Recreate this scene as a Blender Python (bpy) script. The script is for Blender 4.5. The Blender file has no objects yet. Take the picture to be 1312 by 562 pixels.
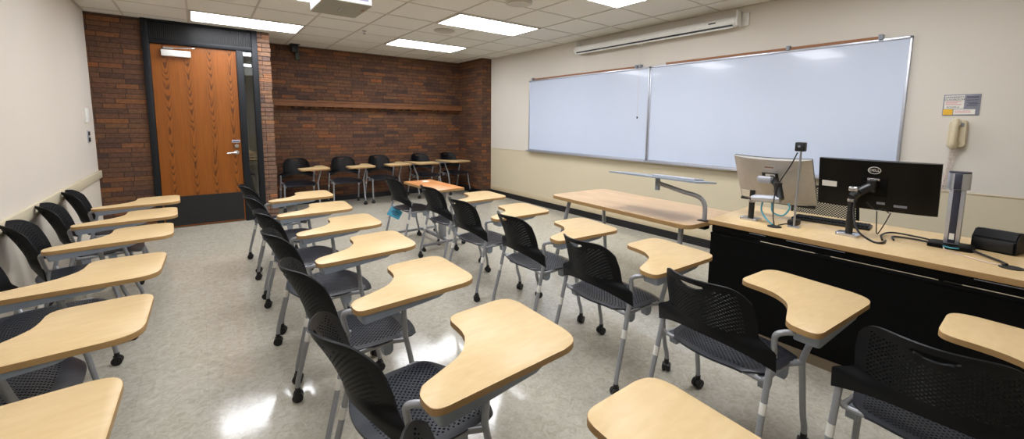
import bpy, bmesh, math, random
from mathutils import Vector, Matrix
random.seed(7)
SC = bpy.context.scene
COL = SC.collection
PI = math.pi
# ------------------------------------------------------------------ room numbers (metres)
XL, XR = -1.024, 4.794          # left wall, whiteboard wall
YD, YF, YP = 7.141, 8.023, 7.100  # door wall, recessed brick wall, pier front
YB = -1.7                       # wall behind the viewpoint
H = 2.739

# ------------------------------------------------------------------ materials
def srgb(r, g, b):
    def f(c):
        c /= 255.0
        return c / 12.92 if c <= 0.04045 else ((c + 0.055) / 1.055) ** 2.4
    return (f(r), f(g), f(b), 1.0)

def new_mat(name):
    m = bpy.data.materials.new(name); m.use_nodes = True
    nt = m.node_tree; b = nt.nodes['Principled BSDF']
    return m, nt, b

def nd(nt, typ, **kw):
    n = nt.nodes.new(typ)
    for k, v in kw.items():
        setattr(n, k, v)
    return n

def plain(name, col, rough=0.5, metal=0.0, var=0.04, scale=30.0, bump=0.0, spec=0.5, coat=0.0):
    """principled material with a faint procedural mottling"""
    m, nt, b = new_mat(name)
    tc = nd(nt, 'ShaderNodeTexCoord')
    no = nd(nt, 'ShaderNodeTexNoise'); no.inputs['Scale'].default_value = scale; no.inputs['Detail'].default_value = 3
    nt.links.new(tc.outputs['Object'], no.inputs['Vector'])
    cr = nd(nt, 'ShaderNodeValToRGB')
    c = col
    cr.color_ramp.elements[0].position = 0.3; cr.color_ramp.elements[1].position = 0.7
    cr.color_ramp.elements[0].color = (c[0] * (1 - var), c[1] * (1 - var), c[2] * (1 - var), 1)
    cr.color_ramp.elements[1].color = (min(1, c[0] * (1 + var)), min(1, c[1] * (1 + var)), min(1, c[2] * (1 + var)), 1)
    nt.links.new(no.outputs['Fac'], cr.inputs['Fac']); nt.links.new(cr.outputs['Color'], b.inputs['Base Color'])
    b.inputs['Roughness'].default_value = rough; b.inputs['Metallic'].default_value = metal
    b.inputs['Specular IOR Level'].default_value = spec
    b.inputs['Coat Weight'].default_value = coat
    if bump:
        bp = nd(nt, 'ShaderNodeBump'); bp.inputs['Strength'].default_value = bump; bp.inputs['Distance'].default_value = 0.004
        nt.links.new(no.outputs['Fac'], bp.inputs['Height']); nt.links.new(bp.outputs['Normal'], b.inputs['Normal'])
    return m

def brick_mat(name, axis, pale=0.0):
    m, nt, b = new_mat(name)
    geo = nd(nt, 'ShaderNodeNewGeometry'); sp = nd(nt, 'ShaderNodeSeparateXYZ'); cb = nd(nt, 'ShaderNodeCombineXYZ')
    L = nt.links.new
    L(geo.outputs['Position'], sp.inputs['Vector'])
    ad = nd(nt, 'ShaderNodeMath', operation='ADD'); ad.inputs[1].default_value = 10.0
    L(sp.outputs['X' if axis == 'x' else 'Y'], ad.inputs[0])
    L(ad.outputs[0], cb.inputs['X']); L(sp.outputs['Z'], cb.inputs['Y'])
    nw = nd(nt, 'ShaderNodeTexNoise'); nw.inputs['Scale'].default_value = 5; L(geo.outputs['Position'], nw.inputs['Vector'])
    vm = nd(nt, 'ShaderNodeVectorMath', operation='SCALE'); vm.inputs['Scale'].default_value = 0.006; L(nw.outputs['Color'], vm.inputs[0])
    va = nd(nt, 'ShaderNodeVectorMath', operation='ADD'); L(cb.outputs[0], va.inputs[0]); L(vm.outputs[0], va.inputs[1])
    bt = nd(nt, 'ShaderNodeTexBrick'); bt.offset = 0.37; bt.offset_frequency = 3; bt.squash = 0.72; bt.squash_frequency = 2
    bt.inputs['Color1'].default_value = (0, 0, 0, 1); bt.inputs['Color2'].default_value = (1, 1, 1, 1); bt.inputs['Mortar'].default_value = (0.5, 0.5, 0.5, 1)
    bt.inputs['Scale'].default_value = 1.0; bt.inputs['Brick Width'].default_value = 0.30; bt.inputs['Row Height'].default_value = 0.0615
    bt.inputs['Mortar Size'].default_value = 0.0042; bt.inputs['Mortar Smooth'].default_value = 0.3
    L(va.outputs[0], bt.inputs['Vector'])
    cr = nd(nt, 'ShaderNodeValToRGB'); cr.color_ramp.interpolation = 'LINEAR'
    cols = [(0.0, (80, 62, 56)), (0.12, (100, 72, 58)), (0.32, (112, 80, 60)), (0.5, (96, 72, 60)), (0.62, (124, 88, 62)),
            (0.75, (108, 76, 60)), (0.86, (140, 92, 58)), (0.95, (112, 84, 62)), (1.0, (154, 94, 56))]
    el = cr.color_ramp.elements
    while len(el) < len(cols): el.new(0.5)
    for e, (p_, c) in zip(el, cols):
        e.position = p_
        e.color = srgb(*[min(255, v * 0.89 + pale * 30) for v in c])
    L(bt.outputs['Color'], cr.inputs['Fac'])
    n2 = nd(nt, 'ShaderNodeTexNoise'); n2.inputs['Scale'].default_value = 28; n2.inputs['Detail'].default_value = 6; L(geo.outputs['Position'], n2.inputs['Vector'])
    mx = nd(nt, 'ShaderNodeMix', data_type='RGBA', blend_type='MULTIPLY'); mx.inputs['Factor'].default_value = 0.6
    c2 = nd(nt, 'ShaderNodeValToRGB'); c2.color_ramp.elements[0].color = (0.55, 0.55, 0.55, 1); c2.color_ramp.elements[1].color = (1.25, 1.2, 1.15, 1)
    c2.color_ramp.elements[0].position = 0.3; c2.color_ramp.elements[1].position = 0.7
    L(n2.outputs['Fac'], c2.inputs['Fac']); L(cr.outputs['Color'], mx.inputs['A']); L(c2.outputs['Color'], mx.inputs['B'])
    mm = nd(nt, 'ShaderNodeMix', data_type='RGBA'); L(bt.outputs['Fac'], mm.inputs['Factor']); L(mx.outputs['Result'], mm.inputs['A'])
    mm.inputs['B'].default_value = srgb(60, 44, 36)  # mortar darkened to paint the shadow lines between courses
    L(mm.outputs['Result'], b.inputs['Base Color'])
    inv = nd(nt, 'ShaderNodeMath', operation='SUBTRACT'); inv.inputs[0].default_value = 1.0; L(bt.outputs['Fac'], inv.inputs[1])
    ma = nd(nt, 'ShaderNodeMath', operation='MULTIPLY_ADD'); L(n2.outputs['Fac'], ma.inputs[0]); ma.inputs[1].default_value = 0.35; L(inv.outputs[0], ma.inputs[2])
    bp = nd(nt, 'ShaderNodeBump'); bp.inputs['Strength'].default_value = 0.7; bp.inputs['Distance'].default_value = 0.006
    L(ma.outputs[0], bp.inputs['Height']); L(bp.outputs['Normal'], b.inputs['Normal'])
    b.inputs['Roughness'].default_value = 0.8
    b.inputs['Specular IOR Level'].default_value = 0.25
    return m

def wall_two_tone(name, upper, lower, zs):
    m, nt, b = new_mat(name); L = nt.links.new
    geo = nd(nt, 'ShaderNodeNewGeometry'); sp = nd(nt, 'ShaderNodeSeparateXYZ'); L(geo.outputs['Position'], sp.inputs['Vector'])
    gt = nd(nt, 'ShaderNodeMath', operation='GREATER_THAN'); gt.inputs[1].default_value = zs; L(sp.outputs['Z'], gt.inputs[0])
    mx = nd(nt, 'ShaderNodeMix', data_type='RGBA'); L(gt.outputs[0], mx.inputs['Factor'])
    mx.inputs['A'].default_value = lower; mx.inputs['B'].default_value = upper
    no = nd(nt, 'ShaderNodeTexNoise'); no.inputs['Scale'].default_value = 2.2; no.inputs['Detail'].default_value = 5; L(geo.outputs['Position'], no.inputs['Vector'])
    c2 = nd(nt, 'ShaderNodeValToRGB'); c2.color_ramp.elements[0].color = (0.95, 0.95, 0.95, 1); c2.color_ramp.elements[1].color = (1, 1, 1, 1)
    L(no.outputs['Fac'], c2.inputs['Fac'])
    mu = nd(nt, 'ShaderNodeMix', data_type='RGBA', blend_type='MULTIPLY'); mu.inputs['Factor'].default_value = 1
    L(mx.outputs['Result'], mu.inputs['A']); L(c2.outputs['Color'], mu.inputs['B']); L(mu.outputs['Result'], b.inputs['Base Color'])
    n2 = nd(nt, 'ShaderNodeTexNoise'); n2.inputs['Scale'].default_value = 160; L(geo.outputs['Position'], n2.inputs['Vector'])
    bp = nd(nt, 'ShaderNodeBump'); bp.inputs['Strength'].default_value = 0.15; bp.inputs['Distance'].default_value = 0.002
    L(n2.outputs['Fac'], bp.inputs['Height']); L(bp.outputs['Normal'], b.inputs['Normal'])
    b.inputs['Roughness'].default_value = 0.6; b.inputs['Specular IOR Level'].default_value = 0.3
    return m

def floor_mat():
    m, nt, b = new_mat('speckled_vinyl_tile'); L = nt.links.new
    geo = nd(nt, 'ShaderNodeNewGeometry')
    n1 = nd(nt, 'ShaderNodeTexNoise'); n1.inputs['Scale'].default_value = 26; n1.inputs['Detail'].default_value = 6; n1.inputs['Roughness'].default_value = 0.65
    n1.inputs['Distortion'].default_value = 1.2
    L(geo.outputs['Position'], n1.inputs['Vector'])
    cr = nd(nt, 'ShaderNodeValToRGB'); el = cr.color_ramp.elements; el.new(0.5)
    el[0].position = 0.3; el[0].color = srgb(166, 160, 144); el[1].position = 0.5; el[1].color = srgb(184, 179, 165); el[2].position = 0.72; el[2].color = srgb(198, 194, 183)
    L(n1.outputs['Fac'], cr.inputs['Fac'])
    bt = nd(nt, 'ShaderNodeTexBrick'); bt.offset = 0.0; bt.squash = 1.0
    bt.inputs['Color1'].default_value = (0.95, 0.95, 0.94, 1); bt.inputs['Color2'].default_value = (1, 1, 1, 1); bt.inputs['Mortar'].default_value = (0.86, 0.85, 0.83, 1)
    bt.inputs['Scale'].default_value = 1.0; bt.inputs['Brick Width'].default_value = 0.3048; bt.inputs['Row Height'].default_value = 0.3048; bt.inputs['Mortar Size'].default_value = 0.0012
    ad = nd(nt, 'ShaderNodeVectorMath', operation='ADD'); ad.inputs[1].default_value = (10.1, 10.1, 0); L(geo.outputs['Position'], ad.inputs[0]); L(ad.outputs[0], bt.inputs['Vector'])
    mu = nd(nt, 'ShaderNodeMix', data_type='RGBA', blend_type='MULTIPLY'); mu.inputs['Factor'].default_value = 1
    L(cr.outputs['Color'], mu.inputs['A']); L(bt.outputs['Color'], mu.inputs['B']); L(mu.outputs['Result'], b.inputs['Base Color'])
    n3 = nd(nt, 'ShaderNodeTexNoise'); n3.inputs['Scale'].default_value = 1.6; n3.inputs['Detail'].default_value = 5; L(geo.outputs['Position'], n3.inputs['Vector'])
    mr = nd(nt, 'ShaderNodeMapRange'); mr.inputs['From Min'].default_value = 0.35; mr.inputs['From Max'].default_value = 0.65; mr.inputs['To Min'].default_value = 0.05; mr.inputs['To Max'].default_value = 0.17
    L(n3.outputs['Fac'], mr.inputs['Value']); L(mr.outputs[0], b.inputs['Roughness'])
    b.inputs['Specular IOR Level'].default_value = 0.45
    nb = nd(nt, 'ShaderNodeTexNoise'); nb.inputs['Scale'].default_value = 9; nb.inputs['Detail'].default_value = 4; L(geo.outputs['Position'], nb.inputs['Vector'])
    bp = nd(nt, 'ShaderNodeBump'); bp.inputs['Strength'].default_value = 0.06; bp.inputs['Distance'].default_value = 0.004
    L(nb.outputs['Fac'], bp.inputs['Height']); L(bp.outputs['Normal'], b.inputs['Normal'])
    return m

def ceiling_mat():
    m, nt, b = new_mat('acoustic_tile'); L = nt.links.new
    geo = nd(nt, 'ShaderNodeNewGeometry')
    n1 = nd(nt, 'ShaderNodeTexNoise'); n1.inputs['Scale'].default_value = 130; n1.inputs['Detail'].default_value = 3; L(geo.outputs['Position'], n1.inputs['Vector'])
    n2 = nd(nt, 'ShaderNodeTexNoise'); n2.inputs['Scale'].default_value = 1.5; L(geo.outputs['Position'], n2.inputs['Vector'])
    cr = nd(nt, 'ShaderNodeValToRGB'); cr.color_ramp.elements[0].position = 0.3; cr.color_ramp.elements[1].position = 0.62
    cr.color_ramp.elements[0].color = srgb(206, 202, 192); cr.color_ramp.elements[1].color = srgb(232, 229, 221)
    L(n1.outputs['Fac'], cr.inputs['Fac']); L(cr.outputs['Color'], b.inputs['Base Color'])
    bp = nd(nt, 'ShaderNodeBump'); bp.inputs['Strength'].default_value = 0.4; bp.inputs['Distance'].default_value = 0.003
    L(n1.outputs['Fac'], bp.inputs['Height']); L(bp.outputs['Normal'], b.inputs['Normal'])
    b.inputs['Roughness'].default_value = 0.9; b.inputs['Specular IOR Level'].default_value = 0.1
    return m

def wood_mat(name, base, dark, scale=(3, 22, 3), rough=0.32, contrast=1.0):
    """laminate or veneer: stretched noise grain in object space; long axis has the small scale"""
    m, nt, b = new_mat(name); L = nt.links.new
    tc = nd(nt, 'ShaderNodeTexCoord'); mp = nd(nt, 'ShaderNodeMapping'); mp.inputs['Scale'].default_value = scale
    L(tc.outputs['Object'], mp.inputs['Vector'])
    n1 = nd(nt, 'ShaderNodeTexNoise'); n1.inputs['Scale'].default_value = 2.2; n1.inputs['Detail'].default_value = 7; n1.inputs['Distortion'].default_value = 0.7
    L(mp.outputs[0], n1.inputs['Vector'])
    cr = nd(nt, 'ShaderNodeValToRGB'); cr.color_ramp.elements[0].position = 0.5 - 0.28 / contrast; cr.color_ramp.elements[1].position = 0.5 + 0.18 / contrast
    cr.color_ramp.elements[0].color = dark; cr.color_ramp.elements[1].color = base
    L(n1.outputs['Fac'], cr.inputs['Fac']); L(cr.outputs['Color'], b.inputs['Base Color'])
    b.inputs['Roughness'].default_value = rough; b.inputs['Specular IOR Level'].default_value = 0.4
    return m

def door_mat():
    m, nt, b = new_mat('cathedral_oak_veneer'); L = nt.links.new
    geo = nd(nt, 'ShaderNodeNewGeometry'); sp = nd(nt, 'ShaderNodeSeparateXYZ'); L(geo.outputs['Position'], sp.inputs['Vector'])
    def M(op, a, b_=None, c=None):
        n = nd(nt, 'ShaderNodeMath', operation=op)
        for i, v in enumerate((a, b_, c)):
            if v is None: continue
            if isinstance(v, (int, float)): n.inputs[i].default_value = v
            else: L(v, n.inputs[i])
        return n.outputs[0]
    no = nd(nt, 'ShaderNodeTexNoise'); no.inputs['Scale'].default_value = 2.3; no.inputs['Detail'].default_value = 4
    mp = nd(nt, 'ShaderNodeMapping'); mp.inputs['Scale'].default_value = (2.5, 1, 0.8); L(geo.outputs['Position'], mp.inputs['Vector']); L(mp.outputs[0], no.inputs['Vector'])
    xs = M('ADD', sp.outputs['X'], 1.0 + 0.444)
    xw = M('MULTIPLY_ADD', no.outputs['Fac'], 0.05, xs)
    px = M('PINGPONG', xw, 0.1165)           # distance from a flitch line
    q = M('MULTIPLY', M('MULTIPLY', px, px), 110.0)
    f = M('SUBTRACT', M('MULTIPLY', sp.outputs['Z'], 1.0), q)
    f2 = M('MULTIPLY_ADD', no.outputs['Fac'], 0.9, f)
    s = M('SINE', M('MULTIPLY', f2, 46.0))
    s2 = M('MULTIPLY_ADD', s, 0.5, 0.5)
    s3 = M('POWER', s2, 2.5)
    mask = M('SUBTRACT', 1.0, M('MULTIPLY', px, 13.0)); mask = M('MAXIMUM', mask, 0.12)
    g = M('MULTIPLY', s3, mask)
    n2 = nd(nt, 'ShaderNodeTexNoise'); n2.inputs['Scale'].default_value = 4; n2.inputs['Detail'].default_value = 8
    mp2 = nd(nt, 'ShaderNodeMapping'); mp2.inputs['Scale'].default_value = (40, 1, 0.8); L(geo.outputs['Position'], mp2.inputs['Vector']); L(mp2.outputs[0], n2.inputs['Vector'])
    fac = M('MULTIPLY_ADD', M('SUBTRACT', n2.outputs['Fac'], 0.5), 0.9, M('MULTIPLY', g, 0.75))
    fac = M('ADD', fac, 0.2)
    cr = nd(nt, 'ShaderNodeValToRGB'); el = cr.color_ramp.elements
    el[0].position = 0.0; el[0].color = srgb(148, 84, 22); el[1].position = 1.0; el[1].color = srgb(76, 37, 8)
    L(fac, cr.inputs['Fac']); L(cr.outputs['Color'], b.inputs['Base Color'])
    b.inputs['Roughness'].default_value = 0.38; b.inputs['Specular IOR Level'].default_value = 0.4
    return m

def emit_mat(name, col, st):
    m, nt, b = new_mat(name)
    b.inputs['Base Color'].default_value = (0.8, 0.8, 0.8, 1)
    b.inputs['Emission Color'].default_value = col; b.inputs['Emission Strength'].default_value = st
    return m

def glass_mat():
    m = bpy.data.materials.new('tinted_glass'); m.use_nodes = True; nt = m.node_tree; nt.nodes.clear(); L = nt.links.new
    out = nd(nt, 'ShaderNodeOutputMaterial'); mix = nd(nt, 'ShaderNodeMixShader'); tr = nd(nt, 'ShaderNodeBsdfTransparent'); gl = nd(nt, 'ShaderNodeBsdfGlossy')
    tr.inputs['Color'].default_value = (0.62, 0.66, 0.66, 1); gl.inputs['Roughness'].default_value = 0.02
    fr = nd(nt, 'ShaderNodeFresnel'); fr.inputs['IOR'].default_value = 1.6
    ma = nd(nt, 'ShaderNodeMath', operation='MULTIPLY_ADD'); ma.inputs[1].default_value = 1.2; ma.inputs[2].default_value = 0.05; L(fr.outputs[0], ma.inputs[0])
    L(ma.outputs[0], mix.inputs[0]); L(tr.outputs[0], mix.inputs[1]); L(gl.outputs[0], mix.inputs[2]); L(mix.outputs[0], out.inputs['Surface'])
    return m

M = {}
M['wall_r'] = wall_two_tone('painted_wall_beige_dado', srgb(215, 209, 199), srgb(208, 197, 170), 0.951)
M['wall_l'] = wall_two_tone('painted_wall_cream', srgb(216, 208, 197), srgb(214, 206, 192), 0.8)
M['brick_x'] = brick_mat('brown_roman_brick', 'x')
M['brick_y'] = brick_mat('brown_roman_brick_side', 'y')
M['brick_p'] = brick_mat('paler_brick_pier', 'x', 0.9)
M['floor'] = floor_mat()
M['ceil'] = ceiling_mat()
M['grid'] = plain('ceiling_grid_enamel', srgb(190, 184, 172), 0.5)
M['rail'] = plain('cream_trim_paint', srgb(206, 196, 170), 0.45)
M['base'] = plain('black_vinyl_base', srgb(22, 22, 24), 0.45, var=0.2)
M['lightband'] = plain('pale_beige_trim', srgb(205, 190, 158), 0.5)
M['bframe'] = plain('black_painted_steel', srgb(17, 20, 25), 0.5, var=0.1, spec=0.3)
M['black'] = plain('black_plastic', srgb(20, 21, 23), 0.42, var=0.15, scale=60)
M['blackm'] = plain('matt_black_metal', srgb(7, 7, 8), 0.5, var=0.15, spec=0.12)
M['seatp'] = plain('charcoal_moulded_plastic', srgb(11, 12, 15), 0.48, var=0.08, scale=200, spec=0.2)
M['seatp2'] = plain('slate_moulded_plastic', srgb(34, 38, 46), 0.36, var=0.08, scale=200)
M['steel'] = plain('silver_powder_coat', srgb(152, 154, 158), 0.36, metal=0.3, var=0.04)
M['bracket'] = plain('grey_blue_plastic', srgb(138, 146, 156), 0.5)
M['maple'] = wood_mat('maple_laminate', srgb(211, 184, 138), srgb(198, 169, 121), (5, 14, 5), 0.36, 0.8)
M['mapleedge'] = plain('shaded_tan_edge', srgb(164, 130, 84), 0.45)  # same laminate, tan deepened to add edge shade under overhead light
M['table'] = wood_mat('worn_maple_laminate', srgb(206, 174, 134), srgb(184, 152, 112), (7, 1.6, 2))
M['orange'] = wood_mat('orange_oak_laminate', srgb(214, 150, 92), srgb(186, 118, 64), (8, 2, 2))
M['door'] = door_mat()
M['chrome'] = plain('polished_aluminium', srgb(205, 206, 210), 0.18, metal=0.9)
M['alu'] = plain('satin_aluminium', srgb(186, 190, 200), 0.35, metal=0.6)
M['white'] = plain('white_enamel', srgb(232, 232, 228), 0.35)
M['offwhite'] = plain('ivory_plastic', srgb(206, 194, 164), 0.3)
M['board'] = plain('whiteboard_enamel', srgb(200, 211, 230), 0.16, var=0.015, scale=1.5, coat=0.3)
M['cork'] = plain('cork_strip', srgb(152, 108, 78), 0.8, var=0.25, scale=120)
M['glossblack'] = plain('gloss_black_plastic', srgb(9, 9, 10), 0.3, spec=0.25)
M['olive'] = plain('shaded_projector_base', srgb(150, 147, 134), 0.6)  # projector underside toned down, its shade put into the colour
M['lilac'] = plain('lilac_panel', srgb(150, 150, 180), 0.4)
M['silver'] = plain('champagne_silver_plastic', srgb(174, 172, 168), 0.35, metal=0.25)
M['blue'] = plain('blue_paper_tag', srgb(112, 204, 232), 0.7)
M['teal'] = plain('teal_cable', srgb(70, 150, 170), 0.4)
M['cord'] = plain('beige_cord', srgb(206, 188, 180), 0.5)
M['label'] = plain('white_paper_label', srgb(226, 224, 216), 0.6)
M['yellow'] = plain('amber_print', srgb(226, 178, 50), 0.6)
M['ink'] = plain('dark_ink', srgb(70, 64, 90), 0.7)
M['pink'] = plain('red_print', srgb(206, 130, 140), 0.7)
M['greyprint'] = plain('grey_print', srgb(132, 134, 146), 0.7)
M['ledge'] = wood_mat('brown_stained_ledge', srgb(122, 78, 44), srgb(92, 56, 30), (1.5, 8, 8), 0.6)
M['lens'] = emit_mat('fluorescent_lens', (0.93, 0.95, 1.0, 1), 15.0)
M['glass'] = glass_mat()
M['ply'] = plain('shaded_taupe_plinth', srgb(132, 118, 98), 0.6)  # taupe darkened to carry the shade at the desk foot
M['dim'] = plain('corridor_plaster', srgb(128, 116, 104), 0.8)
M['green'] = plain('verdigris_metal', srgb(66, 74, 62), 0.6, metal=0.3)

# ------------------------------------------------------------------ mesh helpers
def link(name, me, mat, parent=None, smooth=False):
    o = bpy.data.objects.new(name, me); COL.objects.link(o)
    if mat:
        for mm in (mat if isinstance(mat, (list, tuple)) else [mat]): me.materials.append(mm)
    if smooth:
        for p_ in me.polygons: p_.use_smooth = True
    if parent: o.parent = parent
    return o

def from_bm(name, bm, mat, parent=None, smooth=False, angle=None):
    bmesh.ops.recalc_face_normals(bm, faces=bm.faces)
    me = bpy.data.meshes.new(name); bm.to_mesh(me); bm.free()
    if angle is not None:
        smooth = True
        me.polygons.foreach_set('use_smooth', [True] * len(me.polygons))
        me.set_sharp_from_angle(angle=math.radians(angle))
    return link(name, me, mat, parent, smooth and angle is None)

def box(bm, x0, x1, y0, y1, z0, z1, bev=0.0, mi=0):
    vs = [bm.verts.new((x, y, z)) for z in (z0, z1) for y in (y0, y1) for x in (x0, x1)]
    fs = [bm.faces.new([vs[i] for i in q]) for q in ((0, 2, 3, 1), (4, 5, 7, 6), (0, 1, 5, 4), (2, 6, 7, 3), (0, 4, 6, 2), (1, 3, 7, 5))]
    for f in fs: f.material_index = mi
    if bev:
        es = set(e for f in fs for e in f.edges)
        r = bmesh.ops.bevel(bm, geom=list(es), offset=bev, segments=2, affect='EDGES', profile=0.5)
        for f in r['faces']: f.material_index = mi
    return vs

def catmull(pts, n=6):
    P = [Vector(p_) for p_ in pts]
    if len(P) < 3: return P
    out = []
    Q = [P[0] * 2 - P[1]] + P + [P[-1] * 2 - P[-2]]
    for i in range(1, len(Q) - 2):
        a, b, c, d = Q[i - 1:i + 3]
        for k in range(n):
            t = k / n
            out.append(0.5 * ((2 * b) + (c - a) * t + (2 * a - 5 * b + 4 * c - d) * t * t + (3 * b - a - 3 * c + d) * t ** 3))
    out.append(P[-1]); return out

def tube(bm, pts, r, seg=10, n=6, smoothpath=True, mi=0):
    P = catmull(pts, n) if smoothpath else [Vector(p_) for p_ in pts]
    up = None; rings = []
    for i, p_ in enumerate(P):
        t = (P[min(i + 1, len(P) - 1)] - P[max(i - 1, 0)]).normalized()
        if up is None:
            up = Vector((0, 0, 1)) if abs(t.z) < 0.9 else Vector((1, 0, 0))
        a = up - t * up.dot(t)
        if a.length < 1e-6: a = t.orthogonal()
        a.normalize(); b = t.cross(a); up = a
        rr = r[min(i, len(r) - 1)] if isinstance(r, (list, tuple)) else r
        rings.append([bm.verts.new(p_ + (a * math.cos(2 * PI * k / seg) + b * math.sin(2 * PI * k / seg)) * rr) for k in range(seg)])
    for i in range(len(rings) - 1):
        for k in range(seg):
            f = bm.faces.new((rings[i][k], rings[i][(k + 1) % seg], rings[i + 1][(k + 1) % seg], rings[i + 1][k])); f.material_index = mi
    bm.faces.new(rings[0]).material_index = mi; bm.faces.new(rings[-1]).material_index = mi

def cyl(bm, a, b, r, seg=20, mi=0):
    tube(bm, [a, b], r, seg=seg, smoothpath=False, mi=mi)

def rounded(poly, n=7):
    """poly of (x, y, r) -> outline with rounded corners"""
    out = []; m = len(poly)
    for i in range(m):
        x, y, r = poly[i]; p_ = Vector((x, y)); a = Vector(poly[i - 1][:2]); b = Vector(poly[(i + 1) % m][:2])
        if r <= 0: out.append(p_); continue
        da, db = (a - p_).normalized(), (b - p_).normalized()
        s, e = p_ + da * r, p_ + db * r
        for k in range(n + 1):
            t = k / n; out.append(s * (1 - t) ** 2 + p_ * 2 * t * (1 - t) + e * t * t)
    return out

def prism(bm, outline, z0, z1, mside=0, mtop=0, bev=0.0):
    lo = [bm.verts.new((p_[0], p_[1], z0)) for p_ in outline]; hi = [bm.verts.new((p_[0], p_[1], z1)) for p_ in outline]
    n = len(outline)
    a = bm.faces.new(hi); a.material_index = mtop
    c = bm.faces.new(lo[::-1]); c.material_index = mside
    for i in range(n):
        f = bm.faces.new((lo[i], lo[(i + 1) % n], hi[(i + 1) % n], hi[i])); f.material_index = mside
    if bev:
        r = bmesh.ops.bevel(bm, geom=list(a.edges), offset=bev, segments=2, affect='EDGES', profile=0.5)
        for f in r['faces']: f.material_index = mtop if f is a else mside

def tag(o, label=None, cat=None, group=None, kind=None):
    if label: o['label'] = label
    if cat: o['category'] = cat
    if group: o['group'] = group
    if kind: o['kind'] = kind
    return o

def empty(name, loc=(0, 0, 0), rz=0.0):
    o = bpy.data.objects.new(name, None); COL.objects.link(o); o.location = loc; o.rotation_euler = (0, 0, rz); o.empty_display_size = 0.1
    return o

def boxobj(name, dims, mat, parent=None, bev=0.0, kind=None):
    bm = bmesh.new()
    for d in (dims if isinstance(dims[0], (list, tuple)) else [dims]): box(bm, *d, bev=bev)
    o = from_bm(name, bm, mat, parent, angle=35 if bev else None)
    if kind: o['kind'] = kind
    return o

def text(name, s, size, mat, parent, mtx, depth=0.0005):
    cu = bpy.data.curves.new(name, 'FONT'); cu.body = s; cu.size = size; cu.align_x = 'CENTER'; cu.align_y = 'CENTER'; cu.extrude = depth
    cu.materials.append(mat)
    t = bpy.data.objects.new(name, cu); COL.objects.link(t)
    me = bpy.data.meshes.new_from_object(t.evaluated_get(bpy.context.evaluated_depsgraph_get()))
    bpy.data.objects.remove(t); me.name = name
    if not me.materials: me.materials.append(mat)
    o = bpy.data.objects.new(name, me); COL.objects.link(o); o.parent = parent; o.matrix_local = mtx
    return o

# ------------------------------------------------------------------ room shell
S = 'structure'
boxobj('floor', (XL - 0.3, XR + 0.3, YB - 0.3, YF + 0.3, -0.1, 0.0), M['floor'], kind=S)
boxobj('wall_left', (XL - 0.15, XL, YB, YD + 0.3, 0, H), M['wall_l'], kind=S)
boxobj('wall_right', (XR, XR + 0.15, YB, YF + 0.2, 0, H), M['wall_r'], kind=S)
boxobj('wall_back', (XL - 0.15, XR + 0.15, YB - 0.15, YB, 0, H), M['wall_r'], kind=S)
boxobj('wall_far', (0.905, XR, YF, YF + 0.15, 0, H), M['brick_x'], kind=S)
boxobj('wall_entry', (XL, -0.515, YD, YD + 0.3, 0, H), M['brick_x'], kind=S)
# brick ends of the pier right of the door: rows that stand a little proud of one another
bm = bmesh.new()
z = 0.0; k = 0
while z < H - 0.01:
    z1 = min(z + 0.0665, H)
    dx = random.uniform(-0.008, 0.006); dy = random.uniform(-0.008, 0.004)
    box(bm, 0.742, 0.905 + dx, YD + dy, YF + 0.05, z, z1 - 0.004, bev=0.003)
    z = z1; k += 1
box(bm, 0.745, 0.892, YD + 0.014, YF + 0.05, 0, H)
o = from_bm('wall_pier', bm, M['brick_p']); o['kind'] = S
# projecting pier in the right corner
bm = bmesh.new(); box(bm, 4.566, XR, YP, YF, 0, H)
for f in bm.faces:
    f.material_index = 1 if abs(f.normal.x) > 0.5 or abs(f.calc_center_median().x - 4.566) < 0.01 else 0
bm.normal_update()
o = from_bm('wall_return', bm, [M['brick_x'], M['brick_y']]); o['kind'] = S
# ledge on the brick wall
o = boxobj('trim_ledge', [(0.905, 4.566, 7.895, YF, 1.715, 1.79), (0.905, 4.566, 7.88, YF, 1.79, 1.812)], M['ledge'], kind=S)
bm = bmesh.new(); x = 1.0
while x < 4.5:
    box(bm, x, x + 0.05, 7.93, YF, 1.69, 1.715); x += 0.16
o = from_bm('trim_ledge_block', bm, M['ledge']); o['kind'] = S
# ceiling
boxobj('ceiling', (XL - 0.15, XR + 0.15, YB - 0.15, YF + 0.3, H, H + 0.1), M['ceil'], kind=S)
P = 0.634
bm = bmesh.new()
x = -0.031 - 2 * P
while x < XR:
    if x > XL: box(bm, x - 0.010, x + 0.010, YB, YF, H - 0.005, H)
    x += P
y = 6.902 - 14 * P
while y < YF:
    if y > YB: box(bm, XL, XR, y - 0.008, y + 0.008, H - 0.0045, H)
    y += P
for q in ((XL, XL + 0.022, YB, YD), (XR - 0.022, XR, YB, YP), (XL, -0.5, YD - 0.02, YD), (0.905, 4.566, YF - 0.02, YF)):
    box(bm, *q, H - 0.006, H)
o = from_bm('trim_ceiling_grid', bm, M['grid']); o['kind'] = S
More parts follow.
